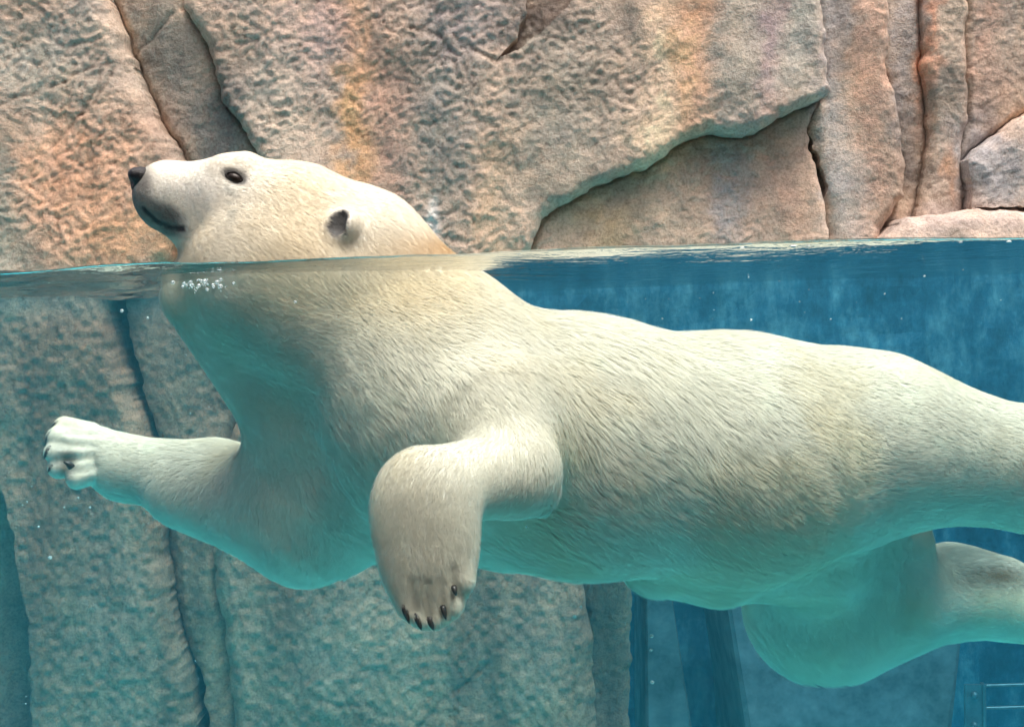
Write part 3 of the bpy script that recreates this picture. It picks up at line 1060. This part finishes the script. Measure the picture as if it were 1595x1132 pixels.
# ---- fur: short curved blades rooted in the skin, gathered into locks
tri = np.vstack([BF[:, [0, 1, 2]], BF[:, [0, 2, 3]]])
A, B, C = BV[tri[:, 0]], BV[tri[:, 1]], BV[tri[:, 2]]
area = 0.5 * np.linalg.norm(np.cross(B - A, C - A), axis=1)
tl = LN[tri].mean(1)
dens = area * (0.020 / np.clip(tl, 0.006, 0.04)) ** 0.8
ny = BN[tri[:, 0], 1]
dens *= np.where(ny > 0.5, 0.2, 1.0) * np.where(A[:, 0] > 1.55, 0.15, 1.0)
NF = 560000
pick = rng.choice(len(tri), NF, p=dens / dens.sum())
u, v = rng.random(NF), rng.random(NF)
sw = u + v > 1
u[sw], v[sw] = 1 - u[sw], 1 - v[sw]
wts = np.column_stack([1 - u - v, u, v]).astype(np.float32)


def samp(arr):
    t = arr[tri[pick]]
    return (t * (wts[:, :, None] if t.ndim == 3 else wts)).sum(1)


rp, rn, rf, rl, rlift, rc, rb = samp(BV), samp(BN), samp(FL), samp(LN), samp(LF), samp(BC), samp(bald.astype(np.float32))
ok = rng.random(NF) > rb
rp, rn, rf, rl, rlift, rc = [a[ok] for a in (rp, rn, rf, rl, rlift, rc)]
N = len(rp)
rn /= np.linalg.norm(rn, axis=1)[:, None]
# swirl of the coat
sw1 = fbm(rp, 9, 2, 131)
sw2 = fbm(rp, 40, 2, 141)
rf = rf - (rf * rn).sum(1)[:, None] * rn
rf /= np.linalg.norm(rf, axis=1)[:, None] + 1e-6
side = np.cross(rn, rf)
rf = rf + side * (0.40 * sw1 + 0.18 * sw2 + 0.12 * rng.standard_normal(N))[:, None]
rf /= np.linalg.norm(rf, axis=1)[:, None] + 1e-6
side = np.cross(rn, rf)
ln = rl * (0.75 + 0.5 * rng.random(N))
lift = rlift * (0.30 + 0.36 * rng.random(N)) + 0.02 * sw2
# locks
nl = 34000
li = rng.choice(N, nl, replace=False)
kd = kdtree.KDTree(nl)
for i, j in enumerate(li):
    kd.insert(Vector(rp[j]), i)
kd.balance()
lock = np.fromiter((kd.find(Vector(q))[1] for q in rp), np.int64, N)
lj = li[lock]
tip_own = rp + rf * ln[:, None] + rn * (lift * ln)[:, None]
tip_lock = rp[lj] + rf[lj] * (ln[lj] * 1.15)[:, None] + rn[lj] * (lift[lj] * ln[lj])[:, None]
cl = (0.24 * smooth(0.014, 0.03, rl))[:, None]
dl = np.linalg.norm(tip_lock - tip_own, axis=1)[:, None]
cl = cl * (dl < 0.05)
tip = lerp(tip_own, tip_lock, cl)
mid = rp + (tip - rp) * 0.5 + rn * (0.30 * lift * ln + 0.0008)[:, None]
wd = (0.00038 + 0.0003 * rng.random(N)) * np.clip(rl / 0.02, 0.55, 1.25)
root = rp - rn * 0.0015
FVv = np.stack([root - side * wd[:, None], root + side * wd[:, None], mid + side * (0.8 * wd)[:, None], mid - side * (0.8 * wd)[:, None], tip], 1).reshape(-1, 3)
bi = (np.arange(N) * 5)[:, None]
FT = np.concatenate([bi + [0, 1, 2], bi + [0, 2, 3], bi + [3, 2, 4]])
lockn = rng.standard_normal((nl, 3)).astype(np.float32)
fn = rn + 0.05 * lockn[lock] * smooth(0.012, 0.03, rl)[:, None] + 0.035 * rng.standard_normal((N, 3)) + (0.20 * side * sw2[:, None] + 0.16 * rf * fbm(rp, 30, 2, 151)[:, None]) * smooth(0.012, 0.028, rl)[:, None]
fn /= np.linalg.norm(fn, axis=1)[:, None]
fc = rc * (0.97 + 0.06 * rng.random(N))[:, None]
fcr = np.repeat(fc, 5, axis=0)
fcr.reshape(-1, 5, 3)[:, :2] *= 0.96
fur = keep(mesh_obj("fur", FVv, FT, M_FUR, attrs={"col": ('FLOAT_COLOR', np.clip(fcr, 0, .95)), "fnormal": ('FLOAT_VECTOR', np.repeat(fn, 5, axis=0))}), bear)
tag(fur, "thick cream fur lying back along the body", kind="stuff")


# ---- nose, eyes, claws
def lathe_blob(name, c, ax, up, rx, ry, rz, mat, fn=None, nu=18, nv=12):
    """a closed rounded form about c with axes ax (x), up (z); fn bends the unit points"""
    ax = np.array(ax, float) / np.linalg.norm(ax)
    up = np.array(up, float) - np.dot(up, ax) * ax
    up /= np.linalg.norm(up)
    yy = np.cross(up, ax)
    V = [(0, 0, -1)]
    for j in range(1, nv):
        th = math.pi * j / nv
        for i in range(nu):
            ph = 2 * math.pi * i / nu
            V.append((math.sin(th) * math.cos(ph), math.sin(th) * math.sin(ph), -math.cos(th)))
    V.append((0, 0, 1))
    V = np.array(V)
    if fn:
        V = fn(V)
    Wp = np.array(c) + V[:, :1] * rx * ax + V[:, 1:2] * ry * yy + V[:, 2:] * rz * up
    Fc = []
    for i in range(nu):
        Fc.append((0, 1 + (i + 1) % nu, 1 + i))
        for j in range(nv - 2):
            a, b = 1 + j * nu + i, 1 + j * nu + (i + 1) % nu
            Fc.append((a, b, b + nu, a + nu))
        Fc.append((len(V) - 1, 1 + (nv - 2) * nu + i, 1 + (nv - 2) * nu + (i + 1) % nu))
    return mesh_obj(name, Wp, Fc, mat)


def nose_shape(V):
    V = V.copy()
    p = np.sign(V) * np.abs(V) ** 0.75
    p[:, 1] *= 1.0 + 0.25 * p[:, 2]            # wider on top
    for s in (-1, 1):                          # nostrils
        d = np.sqrt((p[:, 1] - s * 0.62) ** 2 + (p[:, 2] + 0.22) ** 2) + 0.6 * np.maximum(0, p[:, 0])
        p[:, 0] += 0.45 * np.exp(-(d / 0.33) ** 2)
    p[:, 0] += 0.18 * np.exp(-(p[:, 1] / 0.12) ** 2) * (p[:, 2] < 0.4)
    return p


keep(lathe_blob("nose", at(221, 281, -.02), (1, 0, .05), (-.05, 0, 1), .0230, .036, .0250, M_NOSE, nose_shape, 36, 24), bear)
for c0, nn in ((eye_c, eye_n), (far_eye, fen)):
    e = keep(lathe_blob("eye", c0 - nn * 0.0065, (1, 0, -.4), (.4, 0, 1), .0145, .010, .0100, M_EYE), bear)
    ax_, up_ = np.array([1, 0, -.4]) / np.linalg.norm([1, 0, -.4]), np.array([.4, 0, 1]) / np.linalg.norm([.4, 0, 1])
    V, Fc, nr, nt = [], [], 28, 8
    for a in range(nr):
        ca, sa = math.cos(2 * math.pi * a / nr), math.sin(2 * math.pi * a / nr)
        o_ = ax_ * ca * .0155 + up_ * sa * .0088 * (1 - 0.25 * abs(ca))
        rd = o_ / np.linalg.norm(o_)
        for b in range(nt):
            tb = 2 * math.pi * b / nt
            V.append(c0 - nn * (0.0018 + 0.10 * abs(ca) * .02) + o_ + rd * .0028 * math.cos(tb) + nn * .0022 * math.sin(tb))
    Fc = [(a * nt + b, ((a + 1) % nr) * nt + b, ((a + 1) % nr) * nt + (b + 1) % nt, a * nt + (b + 1) % nt) for a in range(nr) for b in range(nt)]
    lid = mesh_obj("eyelid", np.array(V), Fc, M_LID)
    lid.parent = e


def claw(p0, p1, bend, r, root):
    p0, p1, bend = np.array(p0), np.array(p1), np.array(bend)
    V, Fc, k, m = [], [], 8, 6
    for j in range(m):
        t = j / m
        c = lerp(p0, p1, t) + bend * 4 * t * (1 - t)
        d = (p1 - p0) + bend * 4 * (1 - 2 * t)
        d /= np.linalg.norm(d)
        s = np.cross(d, [0, 1, 0.1])
        s /= np.linalg.norm(s)
        w = np.cross(d, s)
        rr = r * (1 - t ** 1.6) ** 0.8
        for i in range(k):
            a = 2 * math.pi * i / k
            V.append(c + s * rr * math.cos(a) + w * rr * 1.2 * math.sin(a))
    V.append(p1)
    for j in range(m - 1):
        for i in range(k):
            Fc.append((j * k + i, j * k + (i + 1) % k, (j + 1) * k + (i + 1) % k, (j + 1) * k + i))
    for i in range(k):
        Fc.append(((m - 1) * k + i, (m - 1) * k + (i + 1) % k, m * k))
    Fc.append(tuple(range(k))[::-1])
    return keep(mesh_obj("claw", np.array(V), Fc, M_CLAW), root)


for (x0, y0, x1, y1, Y0, Y1) in ((629, 941, 638, 972, -.468, -.478), (649, 957, 657, 982, -.470, -.478), (669, 962, 676, 982, -.470, -.476), (690, 944, 695, 966, -.476, -.482), (707, 914, 711, 928, -.478, -.484)):
    claw(at(x0, y0, Y0), at(x1, y1, Y1), (0.0, -.003, 0), .0064 if x0 < 685 else .0048, bear)
for (x0, y0, x1, y1, Y0, Y1) in ((98, 658, 78, 668, .285, .275), (84, 672, 70, 689, .265, .255), (80, 697, 68, 716, .25, .24), (88, 724, 74, 736, .25, .24), (112, 728, 98, 720, .215, .205)):
    claw(at(x0, y0, Y0), at(x1, y1, Y1), (0, 0, .004), .0078, bear)

# ------------------------------------------------------------------ water, glass
wxs = np.linspace(-WX, WX, 246)
wys = np.concatenate([WATER_Y0 + np.array([0, .002, .004, .007, .011]), np.linspace(WATER_Y0 + 0.018, WATER_Y1, 170)])
X, Y = np.meshgrid(wxs, wys, indexing='ij')
Pw = np.column_stack([X.ravel(), Y.ravel()])
leftw = smooth(-0.2, -0.9, Pw[:, 0])
Zw = 0.0045 * fbm(Pw * np.array([1.0, 0.7]), 2.2, 2, 201) + (0.0025 + 0.013 * leftw) * fbm(Pw * np.array([0.55, 1.3]), 7, 2, 211) + 0.0016 * (0.4 + 1.4 * leftw) * noise(Pw, 22, 221)
Zw = Zw - 0.007 * smooth(-0.2, -0.9, Pw[:, 0]) + 0.003 * np.exp(-(Pw[:, 1] - WATER_Y0) / 0.004)
swell = smooth(-0.15, 0.15, Pw[:, 0]) * smooth(0.95, 0.55, Pw[:, 0])
Zw = Zw + swell * (0.014 * np.exp(-(Pw[:, 1] - WATER_Y0) / 0.11) - 0.009)
n0, n1 = len(wxs), len(wys)
V = np.column_stack([Pw, Zw])
q = np.array([(i * n1 + j, (i + 1) * n1 + j, (i + 1) * n1 + j + 1, i * n1 + j + 1) for i in range(n0 - 1) for j in range(n1 - 1)])
ring = [i * n1 for i in range(n0)] + [(n0 - 1) * n1 + j for j in range(1, n1)] + [i * n1 + n1 - 1 for i in range(n0 - 2, -1, -1)] + [j for j in range(n1 - 2, 0, -1)]
nb = len(V)
low = V[ring].copy()
low[:, 2] = FLOOR_Z - 0.02
V = np.vstack([V, low])
faces = [tuple(f) for f in q]
for a in range(len(ring)):
    b = (a + 1) % len(ring)
    faces.append((ring[b], ring[a], nb + a, nb + b))
faces.append(tuple(range(nb + len(ring) - 1, nb - 1, -1)))
water = mesh_obj("water", V, faces, M_WATER)
tag(water, "clear blue green pool water", kind="structure")

glass = box("viewing_window", (-2.6, -0.70, FLOOR_Z - 0.1), (2.6, -0.645, 1.345), M_GLASS)
tag(glass, "clear viewing window standing between the visitor and the pool", "window")

# ------------------------------------------------------------------ small things: bubbles, foam, streak
def ico(r, mat, name, squash=1.0):
    o = lathe_blob(name, (0, 0, 0), (1, 0, 0), (0, 0, 1), r, r, r * squash, mat, None, 12, 8)
    return o


proto = ico(1.0, M_BUBBLE, "air_bubble")
tag(proto, "small clear air bubble in the cluster under the bear's throat", "bubble", "bubbles under the throat")
spots = []
for k in range(60):
    spots.append((314 + 17 * rng.standard_normal(), 443 + 6 * rng.standard_normal(), -.19 + .02 * rng.standard_normal(), 0.0012 + 0.0038 * rng.random() ** 3, 0))
for (x, y, Y, r) in ((190, 484, .2, .004), (230, 495, .2, .003), (78, 868, .6, .005), (60, 820, .6, .003), (100, 790, .5, .0025), (122, 775, .4, .0025), (140, 790, .4, .003), (895, 960, .2, .004), (905, 945, .2, .003), (1170, 498, .3, .003),
                     (1294, 497, .3, .002), (1440, 430, .5, .003), (820, 820, -.3, .002), (1015, 990, .0, .004), (1016, 1062, .0, .004), (1014, 1012, .0, .003), (460, 470, -.3, .0025)):
    spots.append((x, y, Y, r, 1))
for k in range(44):
    x_ = rng.uniform(20, 330) if k < 22 else rng.uniform(900, 1580)
    y_ = rng.uniform(480, 1100) if k < 22 else rng.uniform(420, 500)
    spots.append((x_, y_, rng.uniform(.35, .9), 0.0011 + 0.0012 * rng.random() ** 2, 1))
for i, (x, y, Y, r, g) in enumerate(spots):
    o = proto if i == 0 else proto.copy()
    if i:
        COLL.objects.link(o)
    p = at(x, y, Y)
    p[2] = min(p[2], -0.006 - r)
    o.location = p
    o.scale = (r, r, r * 0.9)
    if g:
        tag(o, "lone tiny air bubble drifting in the open water", group="stray bubbles in the water")

fo = ico(1.0, M_FOAM, "foam_fleck", 0.5)
k = 0
for i in range(46):
    xw = rng.uniform(-1.15, 1.15)
    yw = WATER_Y0 + 0.02 + 0.10 * rng.random()
    o = fo if k == 0 else fo.copy()
    if k:
        COLL.objects.link(o)
    r = 0.0012 + 0.0022 * rng.random() ** 2
    zw = 0.0045 * fbm(np.array([[xw, yw * .7]]), 2.2, 2, 201)[0]
    o.location = (xw, yw, zw + 0.0005)
    o.scale = (r * (1 + 1.5 * rng.random()), r, r)
    tag(o, "tiny white foam fleck floating along the waterline at the glass", "foam", "foam flecks on the waterline")
    k += 1
